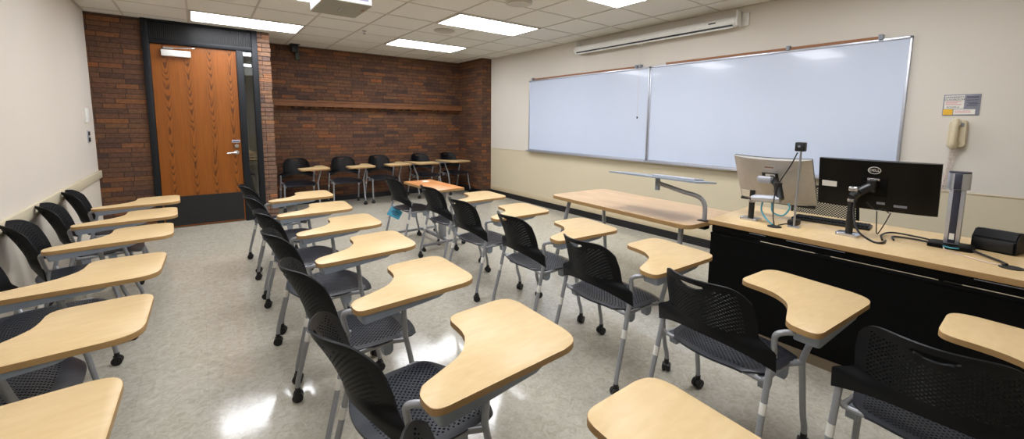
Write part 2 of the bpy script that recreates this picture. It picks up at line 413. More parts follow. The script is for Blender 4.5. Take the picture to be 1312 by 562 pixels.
# baseboards and rail
boxobj('baseboard_right', (XR - 0.012, XR, YB, YP, 0, 0.097), M['base'], kind=S)
boxobj('baseboard_pier', [(4.554, XR - 0.012, YP - 0.012, YP, 0, 0.097), (4.554, 4.566, YP, YF - 0.012, 0, 0.097)], M['base'], kind=S)
boxobj('baseboard_far', (0.905, 4.554, YF - 0.012, YF, 0, 0.1), M['base'], kind=S)
boxobj('baseboard_left', (XL, XL + 0.012, YB, YD, 0, 0.1), M['base'], kind=S)
boxobj('trim_right_low_band', (XR - 0.006, XR, YB, YP, 0.097, 0.185), M['lightband'], bev=0.002, kind=S)
boxobj('trim_right_dado_line', (XR - 0.005, XR, YB, YP, 0.945, 0.957), M['lightband'], bev=0.002, kind=S)
boxobj('trim_chair_rail', (XL, XL + 0.03, YB, YD, 0.745, 0.833), M['rail'], bev=0.004, kind=S)

# ------------------------------------------------------------------ door, frame, sidelight
fr = boxobj('trim_door_frame', [(-0.515, -0.447, YD - 0.03, YD + 0.12, 0, H), (0.672, 0.742, YD - 0.03, YD + 0.12, 0, H),
    (-0.447, 0.672, YD - 0.03, YD + 0.12, 2.44, 2.50), (0.479, 0.56, YD - 0.03, YD + 0.12, 0, 2.44),
    (0.56, 0.672, YD - 0.03, YD + 0.12, 0, 0.06), (-0.447, 0.672, YD - 0.02, YD + 0.12, 2.715, H), (0.56, 0.672, YD - 0.02, YD + 0.1, 0.28, 0.33)],
    M['bframe'], bev=0.004, kind=S)
bm = bmesh.new(); box(bm, -0.447, 0.672, YD + 0.05, YD + 0.10, 2.50, 2.715)
x = -0.44
while x < 0.67:
    box(bm, x, x + 0.008, YD + 0.015, YD + 0.05, 2.50, 2.715); x += 0.021
o = from_bm('transom_louvre', bm, M['base'], fr)
g = boxobj('window_1', (0.56, 0.672, YD + 0.03, YD + 0.036, 0.06, 2.44), M['glass'], kind=S)
dr = empty('door_1', (-0.444, YD, 0)); dr['kind'] = S
def dbox(name, dims, mat, bev=0.0, parent=dr):
    L_ = [(a - (-0.444), b - (-0.444), c - YD, d - YD, e, f) for a, b, c, d, e, f in (dims if isinstance(dims[0], (list, tuple)) else [dims])]
    return boxobj(name, L_, mat, parent, bev)
dbox('door_leaf', (-0.443, 0.475, YD + 0.005, YD + 0.05, 0.012, 2.435), M['door'])
dbox('kick_plate', (-0.430, 0.462, YD + 0.001, YD + 0.005, 0.03, 0.43), M['base'])
cl = dbox('door_closer', (-0.335, -0.03, YD - 0.055, YD + 0.004, 2.285, 2.365), M['white'], bev=0.008)
bm = bmesh.new(); tube(bm, [(-0.28 + .444, -0.03, 2.39), (-0.02 + .444, -0.05, 2.405), (0.02 + .444, -0.03, 2.41)], 0.009); box(bm, -0.31 + .444, -0.21 + .444, -0.045, -0.01, 2.375, 2.40)
from_bm('closer_arm', bm, M['chrome'], cl, angle=40)
bm = bmesh.new(); cyl(bm, (0.415 + .444, 0.004, 1.01), (0.415 + .444, -0.02, 1.01), 0.030, 24); tube(bm, [(0.415 + .444, -0.02, 1.01), (0.415 + .444, -0.055, 1.01), (0.40 + .444, -0.062, 1.008), (0.30 + .444, -0.06, 0.998)], 0.010)
from_bm('lever_handle', bm, M['chrome'], dr, angle=40)
bm = bmesh.new(); cyl(bm, (0.418 + .444, 0.004, 1.10), (0.418 + .444, -0.015, 1.10), 0.026, 24); cyl(bm, (0.418 + .444, -0.015, 1.10), (0.418 + .444, -0.022, 1.10), 0.014, 16)
from_bm('deadbolt', bm, M['chrome'], dr, angle=40)
dbox('lock_plate', (0.365, 0.462, YD - 0.002, YD + 0.005, 1.145, 1.185), M['alu'], bev=0.001)
dbox('plate_text_block', (0.375, 0.452, YD - 0.003, YD - 0.002, 1.158, 1.174), M['ink'])
dbox('door_edge_strip', (0.462, 0.475, YD - 0.001, YD + 0.005, 0.012, 2.435), M['door'])
# corridor beyond the glass
bm = bmesh.new(); box(bm, -0.9, 0.742, 9.2, 9.3, 0, H); box(bm, -1.0, -0.9, YD + 0.3, 9.3, 0, H); box(bm, 0.742, 0.745, YF + 0.05, 9.3, 0, H); box(bm, -1.0, 0.9, YD + 0.12, 9.3, H, H + 0.1); box(bm, -1.0, 0.9, YF + 0.3, 9.3, -0.1, 0.0)
o = from_bm('wall_corridor', bm, M['dim']); o['kind'] = S
boxobj('trim_corridor_bench', (0.1, 0.74, 8.5, 9.2, 0.0, 0.9), M['ledge'], kind=S)

# ------------------------------------------------------------------ ceiling fixtures
LX, LY = (0.603, 3.141), (6.585, 4.705, 2.80, 0.90)
nm = {(0, 0): 'ceiling light panel above the wooden door, leftmost in view', (1, 0): 'ceiling light panel nearest the brick recess wall',
      (1, 1): 'ceiling light panel between the far panel and the projection screen', (1, 2): 'ceiling light panel cut by the top frame edge near the screen',
      (0, 1): 'ceiling light panel beside the projector, above the frame', (0, 2): 'ceiling light panel over the middle of the left aisle',
      (0, 3): 'ceiling light panel right over the viewpoint', (1, 3): 'ceiling light panel over the instructor desk'}
first = None
for i, cx in enumerate(LX):
    for j, cy in enumerate(LY):
        if first is None:
            r = empty('ceiling_light', (cx, cy, H))
            bm = bmesh.new(); hw, hd = 0.628, 0.31
            for q in ((-hw, hw, -hd, -hd + 0.022), (-hw, hw, hd - 0.022, hd), (-hw, -hw + 0.03, -hd, hd), (hw - 0.03, hw, -hd, hd)): box(bm, *q, -0.012, -0.0005)
            from_bm('light_frame', bm, M['grid'], r)
            boxobj('lens_panel', (-hw + 0.03, hw - 0.03, -hd + 0.022, hd - 0.022, -0.008, -0.001), M['lens'], r)
            first = r
        else:
            r = first.copy(); COL.objects.link(r); r.location = (cx, cy, H)
            for ch in list(first.children):
                c = ch.copy(); COL.objects.link(c); c.parent = r
        tag(r, nm[(i, j)], 'ceiling light', 'recessed fluorescent ceiling panels')
for (x, y), lb in (((2.80, 3.63), 'round ceiling speaker grille nearer the projection screen'), ((2.82, 5.35), 'round ceiling speaker grille between the two far light panels')):
    bm = bmesh.new(); cyl(bm, (0, 0, 0), (0, 0, -0.012), 0.145, 36); cyl(bm, (0, 0, -0.012), (0, 0, -0.02), 0.12, 36)
    o = from_bm('ceiling_speaker', bm, M['grid'], angle=40); o.location = (x, y, H); tag(o, lb, 'ceiling speaker', 'round ceiling speakers')
bm = bmesh.new(); cyl(bm, (0, 0, 0), (0, 0, -0.006), 0.03); cyl(bm, (0, 0, 0), (0, 0, -0.04), 0.008); cyl(bm, (0, 0, -0.04), (0, 0, -0.044), 0.02)
o = from_bm('fire_sprinkler', bm, M['chrome'], angle=40); o.location = (1.95, 6.1, H); tag(o, 'small metal sprinkler head in the ceiling left of the far light panel', 'sprinkler')

# projector
pj = empty('ceiling_projector', (1.0, 3.73, 2.40)); tag(pj, 'white box projector hanging from the ceiling at the top of the frame', 'projector')
bm = bmesh.new(); prism(bm, rounded([(-0.185, -0.25, 0.03), (0.19, -0.25, 0.03), (0.19, 0.25, 0.03), (-0.185, 0.25, 0.03)]), 0, 0.15, bev=0.012)
from_bm('projector_body', bm, M['white'], pj, angle=40)
bm = bmesh.new(); cyl(bm, (0.0, 0.0, 0.15), (0, 0, H - 2.40 - 0.006), 0.022); box(bm, -0.09, 0.09, -0.09, 0.09, 0.148, 0.158); from_bm('mount_pole', bm, M['white'], pj, angle=40)
bm = bmesh.new(); cyl(bm, (0.19, -0.12, 0.075), (0.215, -0.12, 0.075), 0.045, 28); from_bm('projector_lens', bm, M['black'], pj, angle=40)
bm = bmesh.new(); prism(bm, rounded([(-0.183, -0.248, 0.03), (0.188, -0.248, 0.03), (0.188, 0.248, 0.03), (-0.183, 0.248, 0.03)]), -0.006, 0.0); from_bm('bottom_cover', bm, M['olive'], pj, angle=40)
boxobj('adjustable_foot', (-0.012, 0.012, -0.03, 0.05, -0.010, -0.006), M['steel'], pj, bev=0.001)
boxobj('brown_sticker', (0.155, 0.172, -0.10, -0.04, -0.0075, -0.006), M['cork'], pj)
boxobj('side_panel', [(-0.15, 0.155, -0.2515, -0.249, 0.022, 0.13)], M['lilac'], pj)
boxobj('side_panel', [(-0.1865, -0.184, -0.21, 0.21, 0.022, 0.13)], M['lilac'], pj)

# small speaker bracket up in the recess corner
sb = empty('wall_speaker_bracket', (1.36, YF, 2.63)); tag(sb, 'small dark speaker on a bracket high in the left corner of the brick recess', 'speaker')
boxobj('speaker_box', (-0.05, 0.05, -0.18, -0.05, -0.02, 0.10), M['black'], sb, bev=0.01)
boxobj('wall_bracket', [(0.02, 0.075, -0.06, 0.0, -0.13, 0.108), (-0.07, 0.075, -0.2, 0, 0.10, 0.108)], M['green'], sb, bev=0.004)

# left wall switches
o = boxobj('wall_intercom', (XL, XL + 0.022, 6.66, 6.78, 1.42, 1.585), M['white'], bev=0.005); tag(o, 'white rectangular plate high on the left wall by the brick corner', 'wall plate')
sw = boxobj('light_switch', (XL, XL + 0.008, 6.70, 6.78, 1.19, 1.335), M['alu'], bev=0.002); tag(sw, 'small grey double light switch on the left wall below the white plate', 'light switch')
boxobj('switch_toggle', [(XL + 0.008, XL + 0.018, 6.715, 6.765, 1.275, 1.32), (XL + 0.008, XL + 0.018, 6.715, 6.765, 1.205, 1.25)], M['black'], sw)

# ------------------------------------------------------------------ whiteboards
def whiteboard(y0, y1, label, cork0, cork1):
    r = empty('whiteboard', (XR, (y0 + y1) / 2, 0.98)); hy = (y1 - y0) / 2; hz = 1.237
    boxobj('writing_panel', (-0.02, -0.002, -hy + 0.01, hy - 0.01, 0.01, hz - 0.01), M['board'], r)
    boxobj('board_frame', [(-0.028, 0, -hy, -hy + 0.02, 0, hz), (-0.028, 0, hy - 0.02, hy, 0, hz), (-0.028, 0, -hy, hy, 0, 0.02), (-0.028, 0, -hy, hy, hz - 0.022, hz)], M['alu'], r, bev=0.003)
    bm = bmesh.new(); box(bm, -0.085, 0, -hy, hy, -0.018, -0.002, bev=0.003); box(bm, -0.088, -0.08, -hy, hy, -0.018, 0.008, bev=0.002)
    from_bm('marker_tray', bm, M['alu'], r, angle=40)
    m = (y0 + y1) / 2
    boxobj('cork_rail', (-0.033, -0.0, cork0 - m, cork1 - m, hz, hz + 0.024), M['cork'], r)
    tag(r, label, 'whiteboard', 'two whiteboards side by side'); return r
w1 = whiteboard(3.352, 5.852, 'left whiteboard panel, nearer the brick corner, with a brown cork rail on top', 3.56, 5.72)
w2 = whiteboard(0.838, 3.345, 'right whiteboard panel, behind the two desk monitors', 1.05, 3.12)
for rr, ys in ((w1, (3.50, 3.56, 5.74)), (w2, (1.04, 1.75))):
    for yy in ys:
        boxobj('map_clip', (-0.055, -0.0, yy - rr.location.y - 0.016, yy - rr.location.y + 0.016, 1.232, 1.275), M['bracket'], rr, bev=0.004)

# projection screen
ps = empty('projection_screen', (4.70, 3.43, 2.575)); tag(ps, 'long white pull-down projection screen case mounted above the whiteboards', 'projection screen')
bm = bmesh.new(); prof = [(0.055 * math.cos(a), 0.055 * math.sin(a)) for a in [2 * PI * k / 24 for k in range(24)]]
hy = 1.18
tube(bm, [(0, -hy, 0), (0, hy, 0)], 0.056, seg=28, smoothpath=False)
from_bm('screen_case', bm, M['white'], ps, angle=40)
boxobj('case_slot', (-0.048, 0.0, -hy + 0.02, hy - 0.02, -0.047, -0.034), M['base'], ps)
bm = bmesh.new(); tube(bm, [(-0.028, -hy + 0.02, -0.058), (-0.028, hy - 0.02, -0.058)], 0.0105, seg=10, smoothpath=False); from_bm('bottom_bar', bm, M['white'], ps, angle=40)
for s in (-1, 1):
    bm = bmesh.new(); box(bm, -0.03, 0.093, s * (hy + 0.012) - 0.006, s * (hy + 0.012) + 0.006, -0.05, 0.115, bev=0.004); box(bm, 0.075, 0.093, s * (hy + 0.05) - 0.045, s * (hy + 0.05) + 0.03, -0.045, 0.09, bev=0.004); cyl(bm, (0, s * hy, 0), (0, s * (hy + 0.03), 0), 0.05, 24)
    from_bm('mounting_bracket', bm, M['white'], ps, angle=40)
bm = bmesh.new(); tube(bm, [(-0.03, 0.02, -0.066), (-0.03, 0.055, -0.08), (-0.03, 0.02, -0.094), (-0.03, -0.015, -0.08), (-0.03, 0.02, -0.066)], 0.003, seg=6); from_bm('pull_ring', bm, M['white'], ps, angle=40)
bm = bmesh.new(); tube(bm, [(-0.03, 0.02, -0.094), (-0.03, 0.02, -1.01)], 0.0017, seg=6, smoothpath=False); pc = from_bm('pull_cord', bm, M['cord'], ps)
bm = bmesh.new(); cyl(bm, (-0.03, 0.02, -1.01), (-0.03, 0.02, -1.035), 0.009, 12); from_bm('cord_tip', bm, M['base'], pc)
boxobj('maker_badge', (-0.057, -0.05, -0.98, -0.90, 0.004, 0.018), M['base'], ps)

# wall sign and phone
RX = Matrix(((0, 0, -1, 0), (-1, 0, 0, 0), (0, 1, 0, 0), (0, 0, 0, 1)))   # text lying on a wall that faces -x, read from inside the room
def rx(x, y, z): return Matrix.Translation((x, y, z)) @ RX
sg = empty('wall_sign', (XR, 0.517, 1.64)); tag(sg, 'small white, grey and yellow notice plate on the wall above the telephone', 'wall sign')
boxobj('sign_plate', (-0.006, 0, -0.1, 0.1, -0.082, 0.082), M['greyprint'], sg, bev=0.002)
boxobj('white_field', [(-0.007, -0.005, -0.015, 0.093, -0.03, 0.074), (-0.007, -0.005, -0.078, 0.038, -0.074, -0.035)], M['label'], sg)
boxobj('yellow_field', (-0.0075, -0.005, 0.042, 0.095, -0.077, -0.032), M['yellow'], sg)
text('sign_lettering', 'UNIVERSITY\nCLASSROOM', 0.019, M['ink'], sg, rx(-0.0085, 0.039, 0.05))
text('sign_lettering', 'ROOM #', 0.018, M['ink'], sg, rx(-0.0085, 0.044, -0.018))
bm = bmesh.new()
for z_, a, b in ((0.026, 0.0, 0.085), (0.016, 0.02, 0.085), (0.004, 0.0, 0.085), (-0.047, -0.055, 0.03), (-0.058, -0.055, 0.03)): box(bm, -0.0085, -0.0068, a, b, z_ - 0.002, z_ + 0.002)
from_bm('print_lines', bm, M['pink'], sg)
bm = bmesh.new()
for z_, a, b in ((0.062, -0.09, -0.025), (0.055, -0.09, -0.025), (0.036, -0.09, -0.025), (0.018, -0.085, -0.03), (0.008, -0.09, -0.04), (-0.004, -0.085, -0.03)): box(bm, -0.0085, -0.0058, a, b, z_ - 0.002, z_ + 0.002)
from_bm('print_lines', bm, M['ink'], sg)
ph = empty('wall_telephone', (XR, 0.517, 1.415)); tag(ph, 'beige corded telephone hung on the wall under the notice plate', 'telephone')
bm = bmesh.new()
o2 = rounded([(-0.055, -0.11, 0.03), (0.055, -0.11, 0.03), (0.052, 0.11, 0.03), (-0.052, 0.11, 0.03)])
lo = [bm.verts.new((0, p_.x, p_.y)) for p_ in o2]; hi = [bm.verts.new((-0.05, p_.x * 0.88, p_.y * 0.94)) for p_ in o2]
bm.faces.new(lo); bm.faces.new(hi)
for i in range(len(o2)): bm.faces.new((lo[i], lo[(i + 1) % len(o2)], hi[(i + 1) % len(o2)], hi[i]))
from_bm('phone_base', bm, M['offwhite'], ph, angle=40)
bm = bmesh.new(); tube(bm, [(-0.06, 0.008, 0.10), (-0.085, 0.008, 0.085), (-0.096, 0.008, 0.03), (-0.096, 0.008, -0.03), (-0.085, 0.008, -0.085), (-0.06, 0.008, -0.10)], [0.024] * 6 + [0.020] * 20 + [0.024] * 12, seg=14, n=6)
cyl(bm, (-0.045, 0.008, 0.078), (-0.085, 0.008, 0.082), 0.027, 18); cyl(bm, (-0.045, 0.008, -0.078), (-0.085, 0.008, -0.082), 0.027, 18)
from_bm('handset', bm, M['offwhite'], ph, angle=50)
boxobj('switch_hook', (-0.056, -0.045, -0.035, -0.015, 0.055, 0.085), M['greyprint'], ph, bev=0.003)
bm = bmesh.new(); pts = []
n_ = 150
for k in range(n_ + 1):
    t = k / n_
    if t < 0.5: cy_, cz_ = 0.02 + 0.022 * (t / 0.5), -0.11 - 0.33 * (t / 0.5)
    else: cy_, cz_ = 0.042 - 0.05 * ((t - 0.5) / 0.5), -0.44 + 0.33 * ((t - 0.5) / 0.5)
    a = k * 1.35
    pts.append((-0.03 + 0.008 * math.cos(a), cy_ + 0.008 * math.sin(a), cz_))
tube(bm, pts, 0.0022, seg=6, n=3); from_bm('coiled_cord', bm, M['cord'], ph, angle=60)

# ------------------------------------------------------------------ chairs
def perf_surface(name, fn, nu, nv, hole, shrink, thick, mat, parent, cutout=None):
    """grid of cells over fn(u, v); every cell for which hole() is true carries a real diamond hole"""
    bm = bmesh.new()
    V = {}
    def gv(i, j):
        if (i, j) not in V:
            V[(i, j)] = bm.verts.new(fn(i / nu, j / nv))
        return V[(i, j)]
    for i in range(nu):
        for j in range(nv):
            c = ((i + 0.5) / nu, (j + 0.5) / nv)
            if cutout and cutout(*c): continue
            a, b, d, e = gv(i, j), gv(i + 1, j), gv(i + 1, j + 1), gv(i, j + 1)
            if (i + j) % 2 == 0 and hole(*c):
                s, s_ = shrink[0] * 0.5, shrink[1] * 0.5
                q = [bm.verts.new(fn((i + 0.5 + dx) / nu, (j + 0.5 + dy) / nv)) for dx, dy in ((-s, -s_), (s, -s_), (s, s_), (-s, s_))]
                o4 = (a, b, d, e)
                for k in range(4):
                    bm.faces.new((o4[k], o4[(k + 1) % 4], q[(k + 1) % 4], q[k]))
            else:
                bm.faces.new((a, b, d, e))
    if cutout:
        zc = 0.800
        for v_ in set(v_ for e_ in bm.edges if e_.is_boundary for v_ in e_.verts):
            if abs(v_.co.y) < 0.07 and zc - 0.035 < v_.co.z < zc + 0.014:
                b_ = 0.006 if v_.co.z > zc else 0.020
                rho = math.sqrt((v_.co.y / 0.058) ** 2 + ((v_.co.z - zc) / b_) ** 2)
                if rho > 0.05: v_.co.y /= rho; v_.co.z = zc + (v_.co.z - zc) / rho
    me = bpy.data.meshes.new(name); bmesh.ops.recalc_face_normals(bm, faces=bm.faces)
    bmesh.ops.solidify(bm, geom=bm.faces[:], thickness=thick)
    bmesh.ops.recalc_face_normals(bm, faces=bm.faces)
    bm.to_mesh(me); bm.free()
    me.polygons.foreach_set('use_smooth', [True] * len(me.polygons)); me.set_sharp_from_angle(angle=math.radians(50))
    return link(name, me, mat, parent)

def sstep(a, b, x):
    t = max(0, min(1, (x - a) / (b - a))); return t * t * (3 - 2 * t)

def back_fn(u, v):
    s = u * 2 - 1
    zb = 0.488 + 0.070 * (1 - abs(s) ** 2.2)
    zt = 0.828 - 0.010 * s * s - 0.062 * abs(s) ** 8
    z_ = zb + (zt - zb) * v
    w = 0.210 + 0.066 * (1 - sstep(0.565, 0.615, z_)) - 0.016 * sstep(0.66, 0.81, z_)
    h = (z_ - 0.5) / 0.3
    xc = -0.200 - 0.112 * h + 0.016 * math.sin(max(0, min(1, h)) * PI)
    xf = (0.075 * (1 - h) + 0.105 * h) * abs(s) ** 1.8
    return Vector((xc + xf, w * s, z_))

def seat_fn(u, v):
    s = u * 2 - 1; t = v                      # t: 0 rear .. 1 front
    w = 0.205 + 0.030 * sstep(0.0, 0.5, t) - 0.050 * max(0, (t - 0.76) / 0.24) ** 2.8 - 0.040 * (1 - sstep(0, 0.2, t))
    x0 = -0.196 + 0.035 * s * s; x1 = 0.268 - 0.026 * abs(s) ** 2.5
    x_ = x0 + (x1 - x0) * t
    z_ = 0.452 - 0.014 * (1 - s * s) * math.sin(PI * min(1, t / 0.85)) - 0.034 * max(0, (t - 0.7) / 0.3) ** 2 + 0.006 * (1 - sstep(0, 0.25, t)) - 0.010 * abs(s) ** 6
    return Vector((x_, w * s, z_))

def back_hole(u, v):
    s = abs(u * 2 - 1)
    p_ = back_fn(u, v)
    return s < 0.84 and 0.612 < p_.z < 0.79 and not (abs(p_.y) < 0.08 and p_.z > 0.760)

def back_cut(u, v):
    p_ = back_fn(u, v)
    zc = 0.800
    if p_.z > zc: return ((p_.y) / 0.056) ** 2 + ((p_.z - zc) / 0.006) ** 2 < 1
    return ((p_.y) / 0.056) ** 2 + ((p_.z - zc) / 0.020) ** 2 < 1

def seat_hole(u, v):
    s = abs(u * 2 - 1)
    return s < 0.86 and 0.10 < v < 0.84

def caster_mesh():
    bm = bmesh.new()
    for s in (-1, 1):
        cyl(bm, (0, s * 0.004, 0.026), (0, s * 0.021, 0.026), 0.026, 20)
        cyl(bm, (0, s * 0.021, 0.026), (0, s * 0.023, 0.026), 0.018, 16)
    box(bm, -0.018, 0.018, -0.004, 0.004, 0.018, 0.058, bev=0.002)
    cyl(bm, (0.0, 0, 0.05), (0, 0, 0.075), 0.0135, 14)
    bmesh.ops.recalc_face_normals(bm, faces=bm.faces)
    me = bpy.data.meshes.new('caster'); bm.to_mesh(me); bm.free()
    me.polygons.foreach_set('use_smooth', [True] * len(me.polygons)); me.set_sharp_from_angle(angle=math.radians(40))
    me.materials.append(M['black']); return me
CASTER = caster_mesh()

TAB = [(-0.125, -0.405, 0.05), (0.475, -0.405, 0.10), (0.505, 0.055, 0.085), (0.185, 0.052, 0.055), (0.165, -0.185, 0.135), (-0.115, -0.290, 0.045)]

def make_chair(hand, loc=(0, 0, 0)):
    """hand: -1 tablet at the sitter's right (-y), +1 at the left, 0 none. Faces +x."""
    r = empty('tablet_arm_chair' if hand else 'stacking_chair', loc)
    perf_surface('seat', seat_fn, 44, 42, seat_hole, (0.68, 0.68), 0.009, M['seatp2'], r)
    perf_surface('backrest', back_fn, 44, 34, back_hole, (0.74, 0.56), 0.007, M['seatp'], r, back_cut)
    bm = bmesh.new()
    for s in (-1, 1):
        tube(bm, [(-0.118, s * 0.236, 0.43), (0.03, s * 0.222, 0.428), (0.150, s * 0.236, 0.43)], 0.011)
    tube(bm, [(-0.118, -0.236, 0.428), (-0.118, 0.236, 0.428)], 0.010, smoothpath=False)
    tube(bm, [(0.11, -0.23, 0.425), (0.11, 0.23, 0.425)], 0.010, smoothpath=False)
    for s in (-1, 1):
        tube(bm, [(-0.130, s * 0.252, 0.452), (-0.118, s * 0.225, 0.43), (-0.118, s * 0.19, 0.425)], 0.010)
    from_bm('seat_frame', bm, M['steel'], r, angle=50)
    for s in (-1, 1):
        for x_ in (-0.07, 0.075):
            bm = bmesh.new(); 
            oo = rounded([(-0.026, 0, 0), (0.026, 0, 0), (0.026, -0.045, 0.01), (0.012, -0.058, 0.008), (-0.018, -0.058, 0.008)], 3)
            a = [bm.verts.new((x_ + p_.x, s * 0.196, 0.430 + p_.y)) for p_ in oo]; b = [bm.verts.new((x_ + p_.x, s * 0.232, 0.430 + p_.y)) for p_ in oo]
            bm.faces.new(a); bm.faces.new(b)
            for i in range(len(oo)): bm.faces.new((a[i], a[(i + 1) % len(oo)], b[(i + 1) % len(oo)], b[i]))
            from_bm('ganging_bracket', bm, M['bracket'], r, angle=40)
    def leg(pts, cx_, cy_):
        bm = bmesh.new(); tube(bm, pts, 0.0125, seg=12)
        l = from_bm('leg', bm, M['steel'], r, angle=50)
        c = link('caster', CASTER, None, l); c.location = (cx_, cy_, 0); c.rotation_euler = (0, 0, random.uniform(-0.6, 0.6))
        return l
    for s in (-1, 1):
        lg = leg([(-0.110, s * 0.252, 0.560), (-0.128, s * 0.252, 0.47), (-0.172, s * 0.256, 0.28), (-0.212, s * 0.26, 0.12), (-0.218, s * 0.26, 0.062)], -0.218, s * 0.26)
        bm = bmesh.new(); tube(bm, [(-0.1545, s * 0.2545, 0.36), (-0.1645, s * 0.2555, 0.315)], 0.0136, seg=12, smoothpath=False); from_bm('inventory_sticker', bm, M['label'], lg, angle=50)
    for s in (-1, 1):
        if hand and s == hand: continue
        leg([(0.105, s * 0.232, 0.432), (0.155, s * 0.238, 0.425), (0.172, s * 0.243, 0.36), (0.190, s * 0.249, 0.22), (0.218, s * 0.256, 0.12), (0.225, s * 0.257, 0.062)], 0.225, s * 0.257)
    if hand:
        h = hand
        leg([(0.110, h * 0.325, 0.672), (0.126, h * 0.302, 0.58), (0.142, h * 0.274, 0.49), (0.152, h * 0.262, 0.44), (0.176, h * 0.261, 0.33), (0.200, h * 0.264, 0.18), (0.222, h * 0.266, 0.11), (0.226, h * 0.266, 0.062)], 0.226, h * 0.266)
        bm = bmesh.new(); tube(bm, [(-0.118, h * 0.262, 0.55), (-0.130, h * 0.264, 0.61), (-0.135, h * 0.270, 0.648), (-0.118, h * 0.295, 0.665), (-0.07, h * 0.335, 0.668), (0.0, h * 0.35, 0.668)], 0.0115, seg=12)
        from_bm('arm_tube', bm, M['steel'], r, angle=50)
        bm = bmesh.new(); tube(bm, [(0.10, h * 0.232, 0.432), (0.125, h * 0.245, 0.432), (0.150, h * 0.262, 0.436)], 0.0105); from_bm('frame_joint', bm, M['steel'], r, angle=50)
        out = [Vector((p_.x, p_.y * (-h))) for p_ in rounded(TAB)]
        bm = bmesh.new(); prism(bm, out, 0.680, 0.702, 1, 0, bev=0.0025)
        from_bm('tablet', bm, [M['maple'], M['mapleedge']], r, angle=40)
        bm = bmesh.new()
        o3 = rounded([(-0.105, -0.402, 0.015), (0.30, -0.402, 0.02), (0.30, -0.322, 0.02), (-0.105, -0.312, 0.015)], 3)
        lo = [bm.verts.new((p_.x * 0.9, h * (-p_.y) * 0.995, 0.640 + 0.026 * max(0, p_.x / 0.30))) for p_ in o3]; hi = [bm.verts.new((p_.x, h * (-p_.y), 0.680)) for p_ in o3]
        bm.faces.new(lo); bm.faces.new(hi)
        for i in range(len(o3)): bm.faces.new((lo[i], lo[(i + 1) % len(o3)], hi[(i + 1) % len(o3)], hi[i]))
        from_bm('tablet_support', bm, M['bracket'], r, angle=40)
    return r

def copy_tree(o, parent=None):
    c = o.copy(); COL.objects.link(c)
    if parent: c.parent = parent
    for ch in list(o.children): copy_tree(ch, c)
    return c

protos = {}
def place(hand, x, y, deg, label, group):
    if hand not in protos:
        c = make_chair(hand); protos[hand] = c
    else:
        c = copy_tree(protos[hand])
    c.location = (x, y, 0); c.rotation_euler = (0, 0, math.radians(deg))
    tag(c, label, 'chair', group); return c

G1, G2, G3, G4 = 'tablet chairs along the left wall', 'tablet chairs in the middle row', 'tablet chairs in the row facing the desk', 'tablet chairs against the brick wall'
A = [(-0.695, 5.299, 6, 'farthest tablet chair of the left-wall row, nearest the door'),
     (-0.691, 4.561, 6, 'second tablet chair from the door along the left wall'),
     (-0.691, 3.865, 6, 'third tablet chair from the door along the left wall'),
     (-0.690, 3.030, 2, 'fourth tablet chair from the door along the left wall, back cut by the frame'),
     (-0.700, 2.302, 3, 'fifth tablet chair from the door along the left wall, only seat and tablet in view'),
     (-0.720, 1.570, 3, 'nearest chair of the left-wall row, only its tablet showing in the bottom left corner')]
B = [(0.591, 4.847, 3, 'farthest chair of the middle row, beside the door frame and brick pier'),
     (0.581, 4.106, 0, 'second farthest chair of the middle row, counted from the door'),
     (0.586, 3.400, 2.8, 'third chair of the middle row, counted from the door'),
     (0.567, 2.737, 3, 'fourth chair of the middle row, third from the viewer'),
     (0.565, 2.050, 2.8, 'fifth chair of the middle row, just behind the big foreground chair'),
     (0.554, 1.343, 2.5, 'large foreground chair with perforated seat and its tablet at bottom centre'),
     (0.575, 0.650, 0, 'nearest middle-row chair, tablet cut by the bottom edge of the picture')]
R = [(2.068, 3.836, 0.6, 'tablet chair between the tagged chair and the next, in front of the orange table'),
     (1.972, 3.052, -0.7, 'tablet chair in the desk row level with the far end of the long table'),
     (1.976, 2.313, -4, 'tablet chair in the desk row level with the middle of the long table'),
     (1.942, 1.583, -1.9, 'tablet chair in the desk row level with the corner of the black desk'),
     (1.916, 0.870, -3.7, 'tablet chair in front of the black desk, below the silver monitor'),
     (1.980, 0.170, 0, 'nearest chair of the desk row, its back cut by the bottom right corner')]
for q in A: place(-1, *q, G1)
for q in B: place(-1, *q, G2)
for q in R: place(-1, *q, G3)
W = [(1, 1.285, 7.62, -90, 'leftmost chair against the brick wall, beside the brick pier'),
     (1, 2.03, 7.58, -92, 'second chair from the left against the brick wall'),
     (1, 2.70, 7.62, -90, 'third chair from the left against the brick wall, behind the tagged chair'),
     (-1, 3.56, 7.62, -84, 'fourth chair from the left against the brick wall'),
     (-1, 4.23, 7.66, -80, 'chair in the far brick corner, rightmost of the wall chairs')]
for q in W: place(*q, G4)
tc_ = empty('task_chair', (4.22, 1.13, 0)); tag(tc_, 'black perforated-back chair behind the desk, showing under the two monitors', 'chair')
def tback(u, v):
    s = u * 2 - 1
    return Vector((-0.235 + 0.06 * s * s - 0.03 * v, 0.235 * s * (1 - 0.08 * v * v), 0.66 + 0.33 * v - 0.03 * v * abs(s) ** 6))
perf_surface('backrest', tback, 48, 34, lambda u, v: 0.05 < u < 0.95 and 0.06 < v < 0.95, (0.92, 0.92), 0.003, M['black'], tc_)
bm = bmesh.new(); prism(bm, rounded([(-0.22, -0.23, 0.08), (0.22, -0.24, 0.1), (0.22, 0.24, 0.1), (-0.22, 0.23, 0.08)]), 0.43, 0.48, bev=0.015); from_bm('seat', bm, M['black'], tc_, angle=40)
bm = bmesh.new(); tube(bm, [(-0.05, 0, 0.42), (-0.2, 0, 0.42), (-0.262, 0, 0.50), (-0.262, 0, 0.70)], 0.022); from_bm('back_support', bm, M['black'], tc_, angle=50)
